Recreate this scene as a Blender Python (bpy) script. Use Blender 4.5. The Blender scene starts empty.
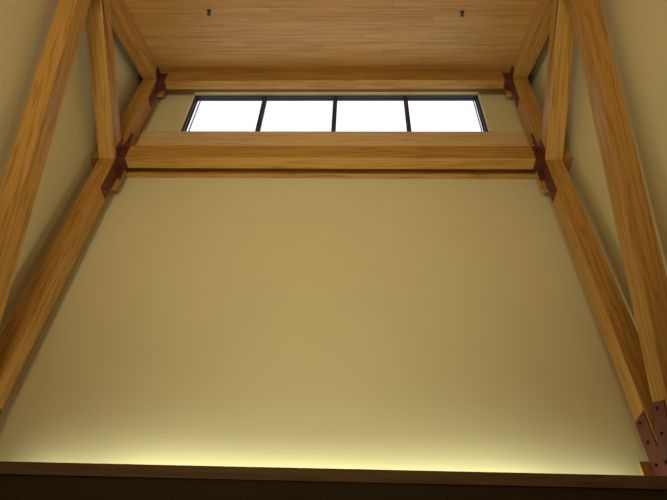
import bpy, bmesh, math, random
from mathutils import Matrix, Vector

# ---------------------------------------------------------------- camera, sky, lights, exposure
scene = bpy.context.scene
col = scene.collection
W_IMG, F_PX = 667.0, 578.08
RIGHT = Vector((0.99932112, 0.01889463, 0.03162732))
UP = Vector((-0.00844713, -0.71808951, 0.69589949))
FWD = Vector((-0.03586001, 0.69569422, 0.71744241))
cam_data = bpy.data.cameras.new('camera')
cam_data.sensor_fit = 'HORIZONTAL'
cam_data.sensor_width = 36.0
cam_data.lens = F_PX / W_IMG * 36.0
cam_data.clip_start = 0.05
cam = bpy.data.objects.new('camera', cam_data)
col.objects.link(cam)
m = Matrix((RIGHT, UP, -FWD)).transposed().to_4x4()
m.translation = Vector((0.319, 0.0, 1.6))
cam.matrix_world = m
scene.camera = cam

scene.view_settings.view_transform = 'Standard'
scene.view_settings.look = 'None'
scene.view_settings.gamma = 1.0
scene.view_settings.exposure = 0.0
scene.view_settings.use_curve_mapping = False
scene.cycles.use_denoising = True
scene.cycles.max_bounces = 14
scene.cycles.diffuse_bounces = 8
scene.cycles.transparent_max_bounces = 12

SKY = 1.32
COVE, COVE_COLOR = 30, (0.9, 1.0, 0.84)
ROOM_FILL, ROOM_FILL_COLOR = 59, (1.0, 0.87, 0.54)
NEAR_FILL, NEAR_FILL_COLOR = 22, (0.92, 1.0, 0.68)
WALL_FILL, WALL_FILL_COLOR = 20, (1, 1.0, 0.8)
world = bpy.data.worlds.new('overcast_sky')
scene.world = world
world.use_nodes = True
bg = world.node_tree.nodes['Background']
bg.inputs['Color'].default_value = (0.98, 0.96, 1.0, 1)
bg.inputs['Strength'].default_value = SKY


def area_light(name, loc, direction, sx, sy, power, color, portal=False, spread=180):
    d = bpy.data.lights.new(name, 'AREA')
    d.shape = 'RECTANGLE'
    d.size, d.size_y = sx, sy
    d.energy = power
    d.color = color
    d.spread = math.radians(spread)
    if portal:
        d.cycles.is_portal = True
    o = bpy.data.objects.new(name, d)
    o.location = loc
    o.rotation_euler = Vector(direction).to_track_quat('-Z', 'Y').to_euler()
    col.objects.link(o)
    return o


area_light('window_daylight_portal', (0.027, 4.40, 8.74), (0, -1, 0), 4.1, 1.04, 1.0, (1, 1, 1), portal=True)
# warm fluorescent cove lamps lying behind the ledge, and added fill lights with no known fixture
for length, share in ((3.2, 0.38), (4.6, 0.62)):
    area_light('cove_lamp', (0.10, 4.12, 3.34), (0, 0.3, 1), length, 0.04, COVE * share, COVE_COLOR)
for sx in (-1, 1):
    area_light('room_fill', (sx * 1.4 - 0.3, -1.6, 3.4), (-sx * 0.1, 0.38, 1), 0.9, 0.5, ROOM_FILL * (1 - 0.3 * sx), ROOM_FILL_COLOR)  # unseen pair added behind the viewer to brighten ceiling and timbers
area_light('wall_fill', (-0.6, -2.5, 3.7), (0.5, 6.75, 4.3), 2.4, 0.4, WALL_FILL, WALL_FILL_COLOR, spread=72)  # invented light that lifts the middle of the far wall
area_light('near_fill', (0, 2.7, 2.4), (0, 0.0, 1), 2.0, 0.3, NEAR_FILL, NEAR_FILL_COLOR, spread=100)  # added below the view to brighten beam undersides and inner post faces


# ---------------------------------------------------------------- materials
def new_mat(name):
    mt = bpy.data.materials.new(name)
    mt.use_nodes = True
    nt = mt.node_tree
    return mt, nt, nt.nodes['Principled BSDF']


def node(nt, kind, **kw):
    n = nt.nodes.new(kind)
    for k, v in kw.items():
        if k in n.inputs:
            n.inputs[k].default_value = v
        else:
            setattr(n, k, v)
    return n


def ramp(nt, stops):
    r = nt.nodes.new('ShaderNodeValToRGB')
    el = r.color_ramp.elements
    while len(el) < len(stops):
        el.new(0.5)
    for e, (p, c) in zip(el, stops):
        e.position = p
        e.color = (*c, 1)
    return r


def wood_material(name, light, mid, dark, ring=9.0, rough=0.5, knots=True):
    """Pine timber with its grain along the object's local Z."""
    mt, nt, bs = new_mat(name)
    L = nt.links.new
    tc = node(nt, 'ShaderNodeTexCoord')
    oi = node(nt, 'ShaderNodeObjectInfo')
    off = node(nt, 'ShaderNodeVectorMath', operation='MULTIPLY_ADD')
    comb = node(nt, 'ShaderNodeCombineXYZ')
    for i in range(3):
        L(oi.outputs['Random'], comb.inputs[i])
    L(comb.outputs[0], off.inputs[0])
    off.inputs[1].default_value = (1.7, 2.3, 31.0)
    L(tc.outputs['Object'], off.inputs[2])
    mp = node(nt, 'ShaderNodeMapping')
    mp.inputs['Scale'].default_value = (1, 1, 0.045)
    mp.inputs['Rotation'].default_value = (0.012, 0.016, 0)
    L(off.outputs[0], mp.inputs['Vector'])
    n1 = node(nt, 'ShaderNodeTexNoise')
    n1.inputs['Scale'].default_value = ring
    n1.inputs['Detail'].default_value = 3
    n1.inputs['Roughness'].default_value = 0.55
    L(mp.outputs[0], n1.inputs['Vector'])
    # growth rings: contour lines of the stretched noise
    mul = node(nt, 'ShaderNodeMath', operation='MULTIPLY')
    mul.inputs[1].default_value = 13.0
    L(n1.outputs['Fac'], mul.inputs[0])
    fr = node(nt, 'ShaderNodeMath', operation='PINGPONG')
    fr.inputs[1].default_value = 1.0
    L(mul.outputs[0], fr.inputs[0])
    n2 = node(nt, 'ShaderNodeTexNoise')
    n2.inputs['Scale'].default_value = 95
    n2.inputs['Detail'].default_value = 5
    L(mp.outputs[0], n2.inputs['Vector'])
    late = node(nt, 'ShaderNodeMath', operation='POWER')
    late.inputs[1].default_value = 2.6
    L(fr.outputs[0], late.inputs[0])
    mixf = node(nt, 'ShaderNodeMath', operation='MULTIPLY_ADD')
    mixf.inputs[1].default_value = 0.40
    L(late.outputs[0], mixf.inputs[0])
    m2 = node(nt, 'ShaderNodeMath', operation='MULTIPLY')
    m2.inputs[1].default_value = 0.75
    L(n2.outputs['Fac'], m2.inputs[0])
    L(m2.outputs[0], mixf.inputs[2])
    rp = ramp(nt, [(0.26, light), (0.54, mid), (0.94, dark)])
    L(mixf.outputs[0], rp.inputs[0])
    # scattered small knots
    vo = node(nt, 'ShaderNodeTexVoronoi')
    vo.inputs['Scale'].default_value = 2.2
    mp2 = node(nt, 'ShaderNodeMapping')
    mp2.inputs['Scale'].default_value = (1.6, 1.6, 0.55)
    L(off.outputs[0], mp2.inputs['Vector'])
    L(mp2.outputs[0], vo.inputs['Vector'])
    kn = ramp(nt, [(0.02, (1, 1, 1) if knots else (0, 0, 0)), (0.05, (0, 0, 0))])
    L(vo.outputs['Distance'], kn.inputs[0])
    mx = node(nt, 'ShaderNodeMixRGB', blend_type='MIX')
    mx.inputs['Color2'].default_value = (dark[0] * 0.25, dark[1] * 0.2, dark[2] * 0.2, 1)
    L(kn.outputs[0], mx.inputs['Fac'])
    L(rp.outputs[0], mx.inputs['Color1'])
    hv = node(nt, 'ShaderNodeHueSaturation')
    vv = node(nt, 'ShaderNodeMapRange')
    vv.inputs['To Min'].default_value = 0.92
    vv.inputs['To Max'].default_value = 1.08
    L(oi.outputs['Random'], vv.inputs['Value'])
    L(vv.outputs[0], hv.inputs['Value'])
    L(mx.outputs[0], hv.inputs['Color'])
    L(hv.outputs[0], bs.inputs['Base Color'])
    bs.inputs['Roughness'].default_value = rough
    bs.inputs['Specular IOR Level'].default_value = 0.35
    bp = node(nt, 'ShaderNodeBump')
    bp.inputs['Strength'].default_value = 0.12
    bp.inputs['Distance'].default_value = 0.004
    L(mixf.outputs[0], bp.inputs['Height'])
    L(bp.outputs[0], bs.inputs['Normal'])
    return mt


def plank_material(name):
    """Narrow tongue-and-groove pine boards running along local X, stacked along local Y."""
    mt, nt, bs = new_mat(name)
    L = nt.links.new
    tc = node(nt, 'ShaderNodeTexCoord')
    br = node(nt, 'ShaderNodeTexBrick')
    br.offset = 0.0
    br.offset_frequency = 2
    br.squash = 1.0
    br.inputs['Scale'].default_value = 1.0
    br.inputs['Brick Width'].default_value = 2.3
    br.inputs['Row Height'].default_value = 0.083
    br.inputs['Mortar Size'].default_value = 0.0022
    br.inputs['Mortar Smooth'].default_value = 0.4
    br.inputs['Color1'].default_value = (0.0, 0.0, 0.0, 1)
    br.inputs['Color2'].default_value = (1.0, 1.0, 1.0, 1)
    br.inputs['Mortar'].default_value = (0.5, 0.5, 0.5, 1)
    # every row of boards is shifted by its own amount
    sep = node(nt, 'ShaderNodeSeparateXYZ')
    L(tc.outputs['Object'], sep.inputs[0])
    dv = node(nt, 'ShaderNodeMath', operation='DIVIDE')
    dv.inputs[1].default_value = 0.083
    L(sep.outputs['Y'], dv.inputs[0])
    fl = node(nt, 'ShaderNodeMath', operation='FLOOR')
    L(dv.outputs[0], fl.inputs[0])
    wn = node(nt, 'ShaderNodeTexWhiteNoise', noise_dimensions='1D')
    L(fl.outputs[0], wn.inputs['W'])
    sh = node(nt, 'ShaderNodeMath', operation='MULTIPLY_ADD')
    sh.inputs[1].default_value = 7.0
    L(wn.outputs['Value'], sh.inputs[0])
    L(sep.outputs['X'], sh.inputs[2])
    cb = node(nt, 'ShaderNodeCombineXYZ')
    L(sh.outputs[0], cb.inputs['X'])
    L(sep.outputs['Y'], cb.inputs['Y'])
    L(cb.outputs[0], br.inputs['Vector'])
    # each board's own offset in the grain
    sc = node(nt, 'ShaderNodeVectorMath', operation='MULTIPLY_ADD')
    L(br.outputs['Color'], sc.inputs[0])
    sc.inputs[1].default_value = (13.0, 7.0, 5.0)
    L(tc.outputs['Object'], sc.inputs[2])
    mp = node(nt, 'ShaderNodeMapping')
    mp.inputs['Scale'].default_value = (0.05, 1, 1)
    L(sc.outputs[0], mp.inputs['Vector'])
    n1 = node(nt, 'ShaderNodeTexNoise')
    n1.inputs['Scale'].default_value = 22
    n1.inputs['Detail'].default_value = 5
    n1.inputs['Roughness'].default_value = 0.6
    L(mp.outputs[0], n1.inputs['Vector'])
    rp = ramp(nt, [(0.28, (0.50, 0.275, 0.080)), (0.52, (0.43, 0.222, 0.057)), (0.76, (0.25, 0.11, 0.024))])
    L(n1.outputs['Fac'], rp.inputs[0])
    tone = ramp(nt, [(0.0, (0.72, 0.66, 0.60)), (0.07, (0.92, 0.90, 0.88)), (0.6, (1.0, 1.0, 1.0)), (1.0, (1.06, 1.07, 1.07))])
    L(br.outputs['Color'], tone.inputs[0])
    mx = node(nt, 'ShaderNodeMixRGB', blend_type='MULTIPLY')
    mx.inputs['Fac'].default_value = 1.0
    L(rp.outputs[0], mx.inputs['Color1'])
    L(tone.outputs[0], mx.inputs['Color2'])
    gap = node(nt, 'ShaderNodeMixRGB', blend_type='MIX')
    gap.inputs['Color2'].default_value = (0.10, 0.05, 0.02, 1)
    g = node(nt, 'ShaderNodeMath', operation='MULTIPLY')
    g.inputs[1].default_value = 0.6
    L(br.outputs['Fac'], g.inputs[0])
    L(g.outputs[0], gap.inputs['Fac'])
    L(mx.outputs[0], gap.inputs['Color1'])
    L(gap.outputs[0], bs.inputs['Base Color'])
    bs.inputs['Roughness'].default_value = 0.5
    bs.inputs['Specular IOR Level'].default_value = 0.35
    return mt


def paint_material(name, color, rough=0.85, vary=0.012):
    mt, nt, bs = new_mat(name)
    L = nt.links.new
    tc = node(nt, 'ShaderNodeTexCoord')
    n1 = node(nt, 'ShaderNodeTexNoise')
    n1.inputs['Scale'].default_value = 1.4
    n1.inputs['Detail'].default_value = 4
    L(tc.outputs['Object'], n1.inputs['Vector'])
    a = tuple(c * (1 - vary) for c in color)
    b = tuple(c * (1 + vary) for c in color)
    rp = ramp(nt, [(0.3, a), (0.7, b)])
    L(n1.outputs['Fac'], rp.inputs[0])
    L(rp.outputs[0], bs.inputs['Base Color'])
    n2 = node(nt, 'ShaderNodeTexNoise')
    n2.inputs['Scale'].default_value = 160
    n2.inputs['Detail'].default_value = 2
    L(tc.outputs['Object'], n2.inputs['Vector'])
    bp = node(nt, 'ShaderNodeBump')
    bp.inputs['Strength'].default_value = 0.05
    bp.inputs['Distance'].default_value = 0.003
    L(n2.outputs['Fac'], bp.inputs['Height'])
    L(bp.outputs[0], bs.inputs['Normal'])
    bs.inputs['Roughness'].default_value = rough
    bs.inputs['Specular IOR Level'].default_value = 0.2
    return mt


def metal_paint(name, color, rough, metallic=0.0):
    mt, nt, bs = new_mat(name)
    L = nt.links.new
    tc = node(nt, 'ShaderNodeTexCoord')
    n1 = node(nt, 'ShaderNodeTexNoise')
    n1.inputs['Scale'].default_value = 14
    n1.inputs['Detail'].default_value = 5
    L(tc.outputs['Object'], n1.inputs['Vector'])
    rp = ramp(nt, [(0.3, tuple(c * 0.85 for c in color)), (0.7, tuple(c * 1.15 for c in color))])
    L(n1.outputs['Fac'], rp.inputs[0])
    L(rp.outputs[0], bs.inputs['Base Color'])
    bs.inputs['Roughness'].default_value = rough
    bs.inputs['Metallic'].default_value = metallic
    return mt


def glass_material(name):
    mt = bpy.data.materials.new(name)
    mt.use_nodes = True
    nt = mt.node_tree
    nt.nodes.clear()
    L = nt.links.new
    out = node(nt, 'ShaderNodeOutputMaterial')
    tr = node(nt, 'ShaderNodeBsdfTransparent')
    tr.inputs['Color'].default_value = (0.95, 0.97, 0.98, 1)
    gl = node(nt, 'ShaderNodeBsdfGlossy')
    gl.inputs['Roughness'].default_value = 0.02
    fz = node(nt, 'ShaderNodeFresnel')
    fz.inputs['IOR'].default_value = 1.45
    mx = node(nt, 'ShaderNodeMixShader')
    ge = node(nt, 'ShaderNodeNewGeometry')
    inv = node(nt, 'ShaderNodeMath', operation='SUBTRACT')
    inv.inputs[0].default_value = 1.0
    L(ge.outputs['Backfacing'], inv.inputs[1])
    fm = node(nt, 'ShaderNodeMath', operation='MULTIPLY')
    L(fz.outputs[0], fm.inputs[0])
    L(inv.outputs[0], fm.inputs[1])
    L(fm.outputs[0], mx.inputs['Fac'])
    L(tr.outputs[0], mx.inputs[1])
    L(gl.outputs[0], mx.inputs[2])
    L(mx.outputs[0], out.inputs['Surface'])
    return mt


TIMBER = wood_material('pine_timber', (0.455, 0.240, 0.056), (0.375, 0.180, 0.034), (0.235, 0.095, 0.013))
PALE = wood_material('pale_pine_board', (0.66, 0.46, 0.23), (0.58, 0.38, 0.17), (0.46, 0.27, 0.10))
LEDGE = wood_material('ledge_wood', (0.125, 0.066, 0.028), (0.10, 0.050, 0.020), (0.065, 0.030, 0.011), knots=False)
PLANKS = plank_material('pine_ceiling_boards')
PAINT = paint_material('beige_wall_paint', (0.60, 0.512, 0.290))
DARK = paint_material('dark_stained_panel', (0.030, 0.019, 0.010), 0.6, 0.1)
FLOOR = paint_material('brown_carpet', (0.10, 0.075, 0.05), 0.95, 0.12)
STEEL = metal_paint('oxblood_painted_steel', (0.100, 0.020, 0.010), 0.5)
BOLT = metal_paint('dark_bolt_steel', (0.030, 0.010, 0.009), 0.4, 0.3)
ALU = metal_paint('dark_bronze_window_frame', (0.030, 0.031, 0.058), 0.45, 0.2)
SPRINK = metal_paint('dark_sprinkler_metal', (0.05, 0.035, 0.025), 0.4, 0.6)
CHROME = metal_paint('pale_sprinkler_metal', (0.55, 0.52, 0.46), 0.3, 0.7)
GLASS = glass_material('clear_window_glass')


# ---------------------------------------------------------------- builders
def tag(o, label=None, cat=None, group=None, kind=None):
    for k, v in (('label', label), ('category', cat), ('group', group), ('kind', kind)):
        if v:
            o[k] = v
    return o


def empty(name, loc):
    o = bpy.data.objects.new(name, None)
    o.location = loc
    o.empty_display_size = 0.2
    col.objects.link(o)
    return o


def world_loc(o):
    p = Vector(o.location)
    q = o.parent
    while q:
        p = p + q.location
        q = q.parent
    return p


def build(name, bm, mat, parent=None, rot=None, origin=None, bevel=0.0):
    """One mesh object from a bmesh in world coordinates; local axes = rot, origin = given point."""
    bmesh.ops.recalc_face_normals(bm, faces=bm.faces[:])
    if bevel > 0:
        es = [e for e in bm.edges if len(e.link_faces) == 2 and e.calc_face_angle(0) > 0.3]
        bmesh.ops.bevel(bm, geom=es, offset=bevel, segments=2, profile=0.6, affect='EDGES', clamp_overlap=True)
    if origin is None:
        origin = sum((v.co for v in bm.verts), Vector()) / max(1, len(bm.verts))
    origin = Vector(origin)
    rot = rot or Matrix.Identity(3)
    inv = rot.transposed()
    # keep parents unrotated: parts whose parent is turned are built in its unrotated frame
    for v in bm.verts:
        v.co = inv @ (v.co - origin)
    me = bpy.data.meshes.new(name)
    bm.to_mesh(me)
    bm.free()
    me.materials.append(mat)
    o = bpy.data.objects.new(name, me)
    col.objects.link(o)
    mw = rot.to_4x4()
    mw.translation = origin
    if parent:
        o.parent = parent
        o.matrix_basis = wm(parent).inverted() @ mw
    else:
        o.matrix_basis = mw
    WM[o.name] = mw
    return o


WM = {}


def wm(o):
    if o.name in WM:
        return WM[o.name]
    m_ = Matrix.Translation(o.location)
    return m_


def add_box(bm, x0, x1, y0, y1, z0, z1):
    vs = [bm.verts.new((x, y, z)) for x in (x0, x1) for y in (y0, y1) for z in (z0, z1)]
    for f in ((0, 1, 3, 2), (4, 6, 7, 5), (0, 4, 5, 1), (2, 3, 7, 6), (0, 2, 6, 4), (1, 5, 7, 3)):
        bm.faces.new([vs[i] for i in f])
    return bm


def add_prism_x(bm, poly, x0, x1):
    """poly: (y, z) outline, pushed along X."""
    a = [bm.verts.new((x0, y, z)) for y, z in poly]
    b = [bm.verts.new((x1, y, z)) for y, z in poly]
    bm.faces.new(a)
    bm.faces.new(b[::-1])
    n = len(poly)
    for i in range(n):
        bm.faces.new((a[i], a[(i + 1) % n], b[(i + 1) % n], b[i]))
    return bm


def box(name, x0, x1, y0, y1, z0, z1, mat, parent=None, rot=None, bevel=0.0):
    return build(name, add_box(bmesh.new(), x0, x1, y0, y1, z0, z1), mat, parent, rot,
                 ((x0 + x1) / 2, (y0 + y1) / 2, (z0 + z1) / 2), bevel)


def along(dy, dz):
    """rotation whose local Z points along (0, dy, dz)"""
    return Matrix.Rotation(math.atan2(-dy, dz), 3, 'X')


ALONG_X = Matrix.Rotation(math.pi / 2, 3, 'Y')

# ---------------------------------------------------------------- the room's measures
WT = 0.13             # thickness of the far wall
WX = 2.835            # side walls
YW = 4.25             # far wall
YBACK = -4.2
PF, PB = 3.91, 4.103  # post front and back
XI, XO = 2.5, 2.695   # inner and outer side of the trusses
SL = 0.533            # slope of the roof


def ceil_z(y):
    return 9.335 + SL * (y - PF)


def raft_z(y):
    return 9.072 + SL * (y - PF)


SHELF = 3.228

# ---------------------------------------------------------------- setting
tag(box('floor', -3.1, 3.1, YBACK - 0.25, YW + 0.25, -0.2, 0.0, FLOOR), kind='structure')

# far wall with the opening of the clerestory window
OX0, OX1, OZ0, OZ1 = 0.02 - 2.085, 0.02 + 2.085, 8.19, 9.318
bm = bmesh.new()
top0, top1 = ceil_z(YW) - 0.004, ceil_z(YW + WT) - 0.004
add_box(bm, -3.1, 3.1, YW, YW + WT, SHELF, OZ0)
add_box(bm, -3.1, OX0, YW, YW + WT, OZ0, OZ1)
add_box(bm, OX1, 3.1, YW, YW + WT, OZ0, OZ1)
add_prism_x(bm, [(YW, OZ1), (YW + WT, OZ1), (YW + WT, top1), (YW, top0)], -3.1, 3.1)
tag(build('wall_far', bm, PAINT), kind='structure')

# thick dark lower wall that carries the ledge and the posts
tag(box('wall_lower', -WX, WX, 3.665, YW + WT, 0.0, SHELF, DARK), kind='structure')

for s, nm in ((-1, 'wall_left'), (1, 'wall_right')):
    bm = bmesh.new()
    add_prism_x(bm, [(YBACK, 0), (YW, 0), (YW, ceil_z(YW) - 0.004), (YBACK, ceil_z(YBACK) - 0.004)],
                s * WX, s * (WX + 0.25))
    tag(build(nm, bm, PAINT), kind='structure')
tag(box('wall_back', -3.1, 3.1, YBACK - 0.25, YBACK, 0.0, ceil_z(YBACK - 0.25) - 0.004, PAINT), kind='structure')

bm = bmesh.new()
y0, y1 = YBACK - 0.3, YW + WT
add_prism_x(bm, [(y0, ceil_z(y0)), (y1, ceil_z(y1)), (y1, ceil_z(y1) + 0.2), (y0, ceil_z(y0) + 0.2)], -3.15, 3.15)
tag(build('ceiling', bm, PLANKS, None, Matrix.Rotation(math.atan(SL), 3, 'X'), (0, 0, ceil_z(0))), kind='structure')

# clerestory window: dark frame, three mullions, four panes
win = empty('window_1', (0.02, YW + 0.06, OZ0))
tag(win, 'clerestory window of four panes in a dark frame below the wooden ceiling', 'window', kind='structure')
FY0, FY1 = YW + 0.055, YW + 0.128
GY = YW + 0.105
FWD_ = 0.029
bm = bmesh.new()
add_box(bm, OX0, OX1, FY0, FY1, OZ1 - FWD_, OZ1)
add_box(bm, OX0, OX1, FY0, FY1, OZ0, OZ0 + FWD_)
add_box(bm, OX0, OX0 + FWD_, FY0, FY1, OZ0 + FWD_, OZ1 - FWD_)
add_box(bm, OX1 - FWD_, OX1, FY0, FY1, OZ0 + FWD_, OZ1 - FWD_)
build('window_frame', bm, ALU, win)
mull_x = [-1.03, 0.02, 1.055]
for x in mull_x:
    box('mullion', x - 0.015, x + 0.015, FY0 + 0.01, FY1, OZ0 + FWD_, OZ1 - FWD_, ALU, win)
bm = bmesh.new()
SY0, SY1 = YW + WT + 0.075, YW + WT + 0.09
for x in [OX0 + 0.02] + mull_x + [OX1 - 0.02]:
    add_box(bm, x - 0.006, x + 0.006, SY0, SY1, OZ0 - 0.05, OZ1 + 0.30)
add_box(bm, OX0, OX1, YW + WT, SY1, OZ1 + 0.30, OZ1 + 0.33)
add_box(bm, OX0, OX1, YW + WT, SY1, OZ0 - 0.08, OZ0 - 0.05)
build('storm_frame', bm, ALU, win)
edges = [OX0 + FWD_] + mull_x + [OX1 - FWD_]
for i in range(4):
    a = edges[i] + (0.015 if i else 0)
    b = edges[i + 1] - (0.015 if i < 3 else 0)
    pane = box('pane', a, b, GY, GY + 0.006, OZ0 + FWD_, OZ1 - FWD_, GLASS, win)
    bm = bmesh.new()
    t = 0.016
    add_box(bm, a, a + t, GY - 0.012, GY, OZ0 + FWD_, OZ1 - FWD_)
    add_box(bm, b - t, b, GY - 0.012, GY, OZ0 + FWD_, OZ1 - FWD_)
    add_box(bm, a + t, b - t, GY - 0.012, GY, OZ1 - FWD_ - t, OZ1 - FWD_)
    add_box(bm, a + t, b - t, GY - 0.012, GY, OZ0 + FWD_, OZ0 + FWD_ + t)
    build('glazing_bead', bm, ALU, pane)

# ---------------------------------------------------------------- the two timber trusses
def hex_bolt(x, y, z, axis_x, parent, r=0.014, h=0.012):
    """bolt head on a plate; axis_x = +1/-1: the side it sticks out to along X"""
    bm = bmesh.new()
    a, b = [], []
    for i in range(6):
        t = i * math.pi / 3
        a.append(bm.verts.new((x, y + r * math.cos(t), z + r * math.sin(t))))
        b.append(bm.verts.new((x + axis_x * h, y + r * 0.9 * math.cos(t), z + r * 0.9 * math.sin(t))))
    bm.faces.new(a)
    bm.faces.new(b)
    for i in range(6):
        bm.faces.new((a[i], a[(i + 1) % 6], b[(i + 1) % 6], b[i]))
    return build('bolt', bm, BOLT, parent)


def face_bolt(x, y, z, parent, r=0.013, h=0.011, down=False):
    """bolt head on a plate that faces the room (-Y) or down"""
    bm = bmesh.new()
    a, b = [], []
    for i in range(6):
        t = i * math.pi / 3
        c, d = r * math.cos(t), r * math.sin(t)
        if down:
            a.append(bm.verts.new((x + c, y + d, z)))
            b.append(bm.verts.new((x + c * .9, y + d * .9, z - h)))
        else:
            a.append(bm.verts.new((x + c, y, z + d)))
            b.append(bm.verts.new((x + c * .9, y - h, z + d * .9)))
    bm.faces.new(a)
    bm.faces.new(b)
    for i in range(6):
        bm.faces.new((a[i], a[(i + 1) % 6], b[(i + 1) % 6], b[i]))
    return build('bolt', bm, BOLT, parent)


KB = -0.377                      # lean of the strut (dy/dz)
def strut_far(z): return 3.616 + KB * (z - 4.35)
def strut_near(z): return 3.085 + KB * (z - 5.135)
KD = -0.593                      # fall of the brace (dz/dy)
def brace_top(y): return 7.481 + KD * (y - 3.8)
def brace_bot(y): return 7.208 + KD * (y - 3.8)


def cross(fa, fb, lo, hi):
    """z where two functions of z, or y where two of y, meet"""
    for _ in range(60):
        mid = (lo + hi) / 2
        if (fa(lo) - fb(lo)) * (fa(mid) - fb(mid)) <= 0:
            hi = mid
        else:
            lo = mid
    return (lo + hi) / 2


def timber(name, poly, s, d, parent, inset=0.0, bevel=0.006):
    bm = bmesh.new()
    add_prism_x(bm, poly, s * (XI + inset), s * (XO - inset))
    c = (s * (XI + XO) / 2, sum(p[0] for p in poly) / len(poly), sum(p[1] for p in poly) / len(poly))
    return build(name, bm, TIMBER, parent, along(*d), c, bevel)


def plate(poly, s, bolts, parent, name='gusset_plate'):
    bm = bmesh.new()
    add_prism_x(bm, poly, s * XI, s * (XI - 0.010))
    p = build(name, bm, STEEL, parent, None, (s * (XI - 0.005), poly[0][0], poly[0][1]), 0.0015)
    for y, z in bolts:
        hex_bolt(s * (XI - 0.010), y, z, -s, p)
    return p


def truss(s, label):
    t = empty('timber_truss', (s * (XI + XO) / 2, (PF + PB) / 2, SHELF))
    tag(t, label, 'truss', 'bolted timber trusses along the side walls')
    e = 0.001
    timber('post', [(PF, SHELF), (PB, SHELF), (PB, raft_z(PB) - e), (PF, raft_z(PF) - e)], s, (0, 1), t)
    # leaning strut from the foot of the post up to the rafter
    zf = cross(strut_far, lambda z: PF - e, 3.0, 5.0)
    zt_far = cross(lambda z: raft_z(strut_far(z)) - e, lambda z: z, 6.5, 9.0)
    zt_near = cross(lambda z: raft_z(strut_near(z)) - e, lambda z: z, 6.5, 9.0)
    timber('strut', [(strut_near(SHELF), SHELF), (PF - e, SHELF), (PF - e, zf), (strut_far(zt_far), zt_far),
                     (strut_near(zt_near), zt_near)], s, (KB, 1), t)
    # brace from the post at the cross beam up to the strut and rafter
    yb = cross(lambda y: brace_bot(y), lambda y: 4.35 + (y - e - 3.616) / KB, 1.5, 3.5)
    yr = cross(lambda y: brace_top(y), lambda y: raft_z(y) - e, 1.5, 3.8)
    zc = zt_far
    timber('brace', [(PF - e, brace_bot(PF)), (PF - e, brace_top(PF)), (yr, brace_top(yr)),
                     (strut_far(zc) + 2 * e, raft_z(strut_far(zc) + 2 * e) - e), (yb, brace_bot(yb))], s, (-1, -KD), t)
    yr0, yr1 = YBACK + 0.02, YW - 0.005
    timber('rafter', [(yr0, raft_z(yr0)), (yr1, raft_z(yr1)), (yr1, ceil_z(yr1) - 0.003), (yr0, ceil_z(yr0) - 0.003)],
           s, (1, SL), t)
    # plates on the side that faces the room
    plate([(3.918, 3.24), (4.098, 3.24), (4.098, 3.942), (3.922, 3.942), (3.922, 3.633), (3.787, 3.927), (3.616, 3.848),
           (3.86, 3.24)], s,
          [(4.02, 3.895), (4.02, 3.735), (4.02, 3.566), (4.02, 3.40), (3.725, 3.845), (3.797, 3.69), (3.885, 3.52)], t)
    plate([(3.914, 6.60), (4.082, 6.60), (4.082, 7.19), (4.012, 7.24), (4.012, 7.80), (3.962, 7.80), (3.945, 7.48),
           (3.930, 7.42), (3.845, 7.476), (3.825, 7.235), (3.914, 7.16)], s,
          [(3.998, 6.70), (3.998, 6.88), (3.998, 7.06), (3.987, 7.62)], t)
    plate([(3.95, 8.60), (4.075, 8.60), (4.075, 9.20), (3.85, 9.25), (3.79, 9.22), (3.80, 9.13), (3.93, 9.07)], s,
          [(4.012, 8.70), (4.012, 8.88), (4.0, 9.06)], t)
    plate([(2.292, 7.715), (2.33, 7.82), (2.37, 8.02), (2.45, 8.14), (2.44, 8.30), (2.36, 8.46), (2.02, 8.30), (1.82, 8.18),
           (1.90, 8.08), (2.03, 8.14), (2.20, 7.84)], s, [(2.245, 7.90), (2.2, 8.03), (2.12, 8.22), (2.33, 8.2)], t)

    # short blocks between the back of the post and the wall
    for z0, z1, inset, y1 in ((3.45, 3.635, 0.08, 4.15), (6.835, 7.195, 0.055, 4.135), (8.99, 9.2, 0.06, 4.14)):
        box('spacer_block', s * (XI - inset), s * (XO - 0.06), PB + 0.002, y1, z0, z1, TIMBER, t, None, 0.003)
    box('beam_end', s * (XO + 0.002), s * (WX - 0.002), 3.93, 4.085, 7.198, 7.452, TIMBER, t, ALONG_X, 0.004)  # end of the cross beam, running on past the post to the side wall
    return t


truss(-1, 'honey pine truss of post, strut, brace and rafter against the wall at left')
truss(1, 'honey pine truss against the wall at right, bolted steel plates showing at its foot')

# ---------------------------------------------------------------- cross beams
def wall_board(name, x0, x1, y0, y1, z0, z1, label, cat, mat, bevel=0.006):
    o = box(name, x0, x1, y0, y1, z0, z1, mat, None, ALONG_X, bevel)
    return tag(o, label, cat)


def bracket(s, xin, y0, y1, z0, z1, tab, parent):
    """angle plates wrapped on the front and the underside of a beam, at the truss"""
    a, b = sorted((s * xin, s * (XI - 0.011)))
    bm = bmesh.new()
    add_box(bm, a, b, y0 - 0.009, y0, z0, z1)
    add_box(bm, a, b, y0 - 0.009, y1, z0 - 0.009, z0)
    if tab:
        a2, b2 = sorted((s * (XI - 0.055), s * (XI - 0.011)))
        add_box(bm, a2, b2, y1 - 0.009, y1, z0 - tab, z0 - 0.009)
    p = build('bracket_plate', bm, STEEL, parent)
    face_bolt((a + b) / 2, y0 - 0.009, (z0 * 0.35 + z1 * 0.65), p)
    face_bolt((a + b) / 2, (y0 + y1) / 2, z0 - 0.009, p, down=True)
    return p


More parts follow.
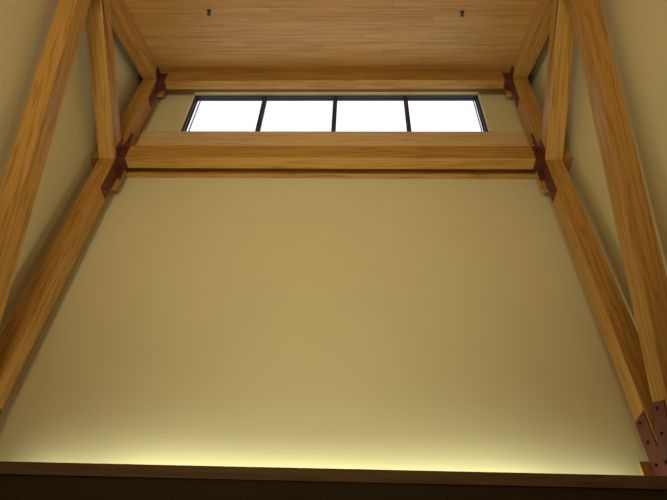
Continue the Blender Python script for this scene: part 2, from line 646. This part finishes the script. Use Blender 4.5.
MB = empty('cross_beam', (0, 4.01, 7.198))
tag(MB, 'heavy pine cross beam spanning between the two trusses under the window', 'beam')
box('span', -(XI - 0.002), XI - 0.002, 3.93, 4.085, 7.198, 7.452, TIMBER, MB, ALONG_X, 0.006)
for s in (-1, 1):
    bracket(s, 2.405, 3.93, 4.085, 7.198, 7.435, 0.2, MB)

PU = empty('ridge_beam', (0, 4.0, 9.067))
tag(PU, 'pine beam under the upper edge of the board ceiling, above the window', 'beam')
bm = bmesh.new()
add_prism_x(bm, [(3.93, 9.067), (4.063, 9.067), (4.063, ceil_z(4.063) - 0.003), (3.93, ceil_z(3.93) - 0.003)],
            -(XI - 0.002), XI - 0.002)
build('span', bm, TIMBER, PU, ALONG_X, (0, 3.99, 9.2), 0.005)
for s in (-1, 1):
    bracket(s, 2.385, 3.93, 4.063, 9.067, 9.27, 0, PU)

wall_board('window_sill_board', -(WX - 0.002), WX - 0.002, 4.185, YW - 0.002, 7.76, 8.165,
           'pale pine board on the wall directly below the window, above the heavy cross beam', 'sill', PALE, 0.004)
wall_board('ledger_board', -(WX - 0.002), WX - 0.002, 4.185, YW - 0.002, 7.225, 7.50,
           'narrow pine board on the wall showing just beneath the heavy cross beam', 'board', TIMBER, 0.004)

# ---------------------------------------------------------------- ledge that hides the cove lamps
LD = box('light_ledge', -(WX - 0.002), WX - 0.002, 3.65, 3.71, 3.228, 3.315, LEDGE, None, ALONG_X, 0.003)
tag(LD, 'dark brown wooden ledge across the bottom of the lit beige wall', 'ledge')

# ---------------------------------------------------------------- ceiling sprinklers
def sprinkler(x, y, label):
    z = ceil_z(y)
    t = empty('ceiling_sprinkler', (x, y, z))
    tag(t, label, 'sprinkler', 'small sprinklers in the board ceiling')
    rot = Matrix.Rotation(math.atan(SL), 3, 'X')
    n = rot @ Vector((0, 0, -1))

    def lathe(prof, seg=20):
        bm = bmesh.new()
        rings = []
        for r, h in prof:
            ring = []
            for i in range(seg):
                t_ = 2 * math.pi * i / seg
                p = Vector((x, y, z)) + n * h + rot @ Vector((r * math.cos(t_), r * math.sin(t_), 0))
                ring.append(bm.verts.new(p))
            rings.append(ring)
        for a, b in zip(rings, rings[1:]):
            for i in range(seg):
                bm.faces.new((a[i], a[(i + 1) % seg], b[(i + 1) % seg], b[i]))
        bm.faces.new(rings[0])
        bm.faces.new(rings[-1][::-1])
        return bm
    build('escutcheon', lathe([(0.028, 0.001), (0.028, 0.004), (0.022, 0.010), (0.014, 0.012)]), SPRINK, t)
    build('head', lathe([(0.010, 0.0125), (0.010, 0.03), (0.016, 0.034), (0.006, 0.05), (0.024, 0.053), (0.024, 0.056),
                         (0.004, 0.058)]), SPRINK, t)
    return t


sprinkler(-1.505, 2.829, 'small dark sprinkler in the ceiling boards, the one nearer the truss at left')
sprinkler(1.616, 2.869, 'small dark sprinkler in the ceiling boards, the one nearer the truss at right')
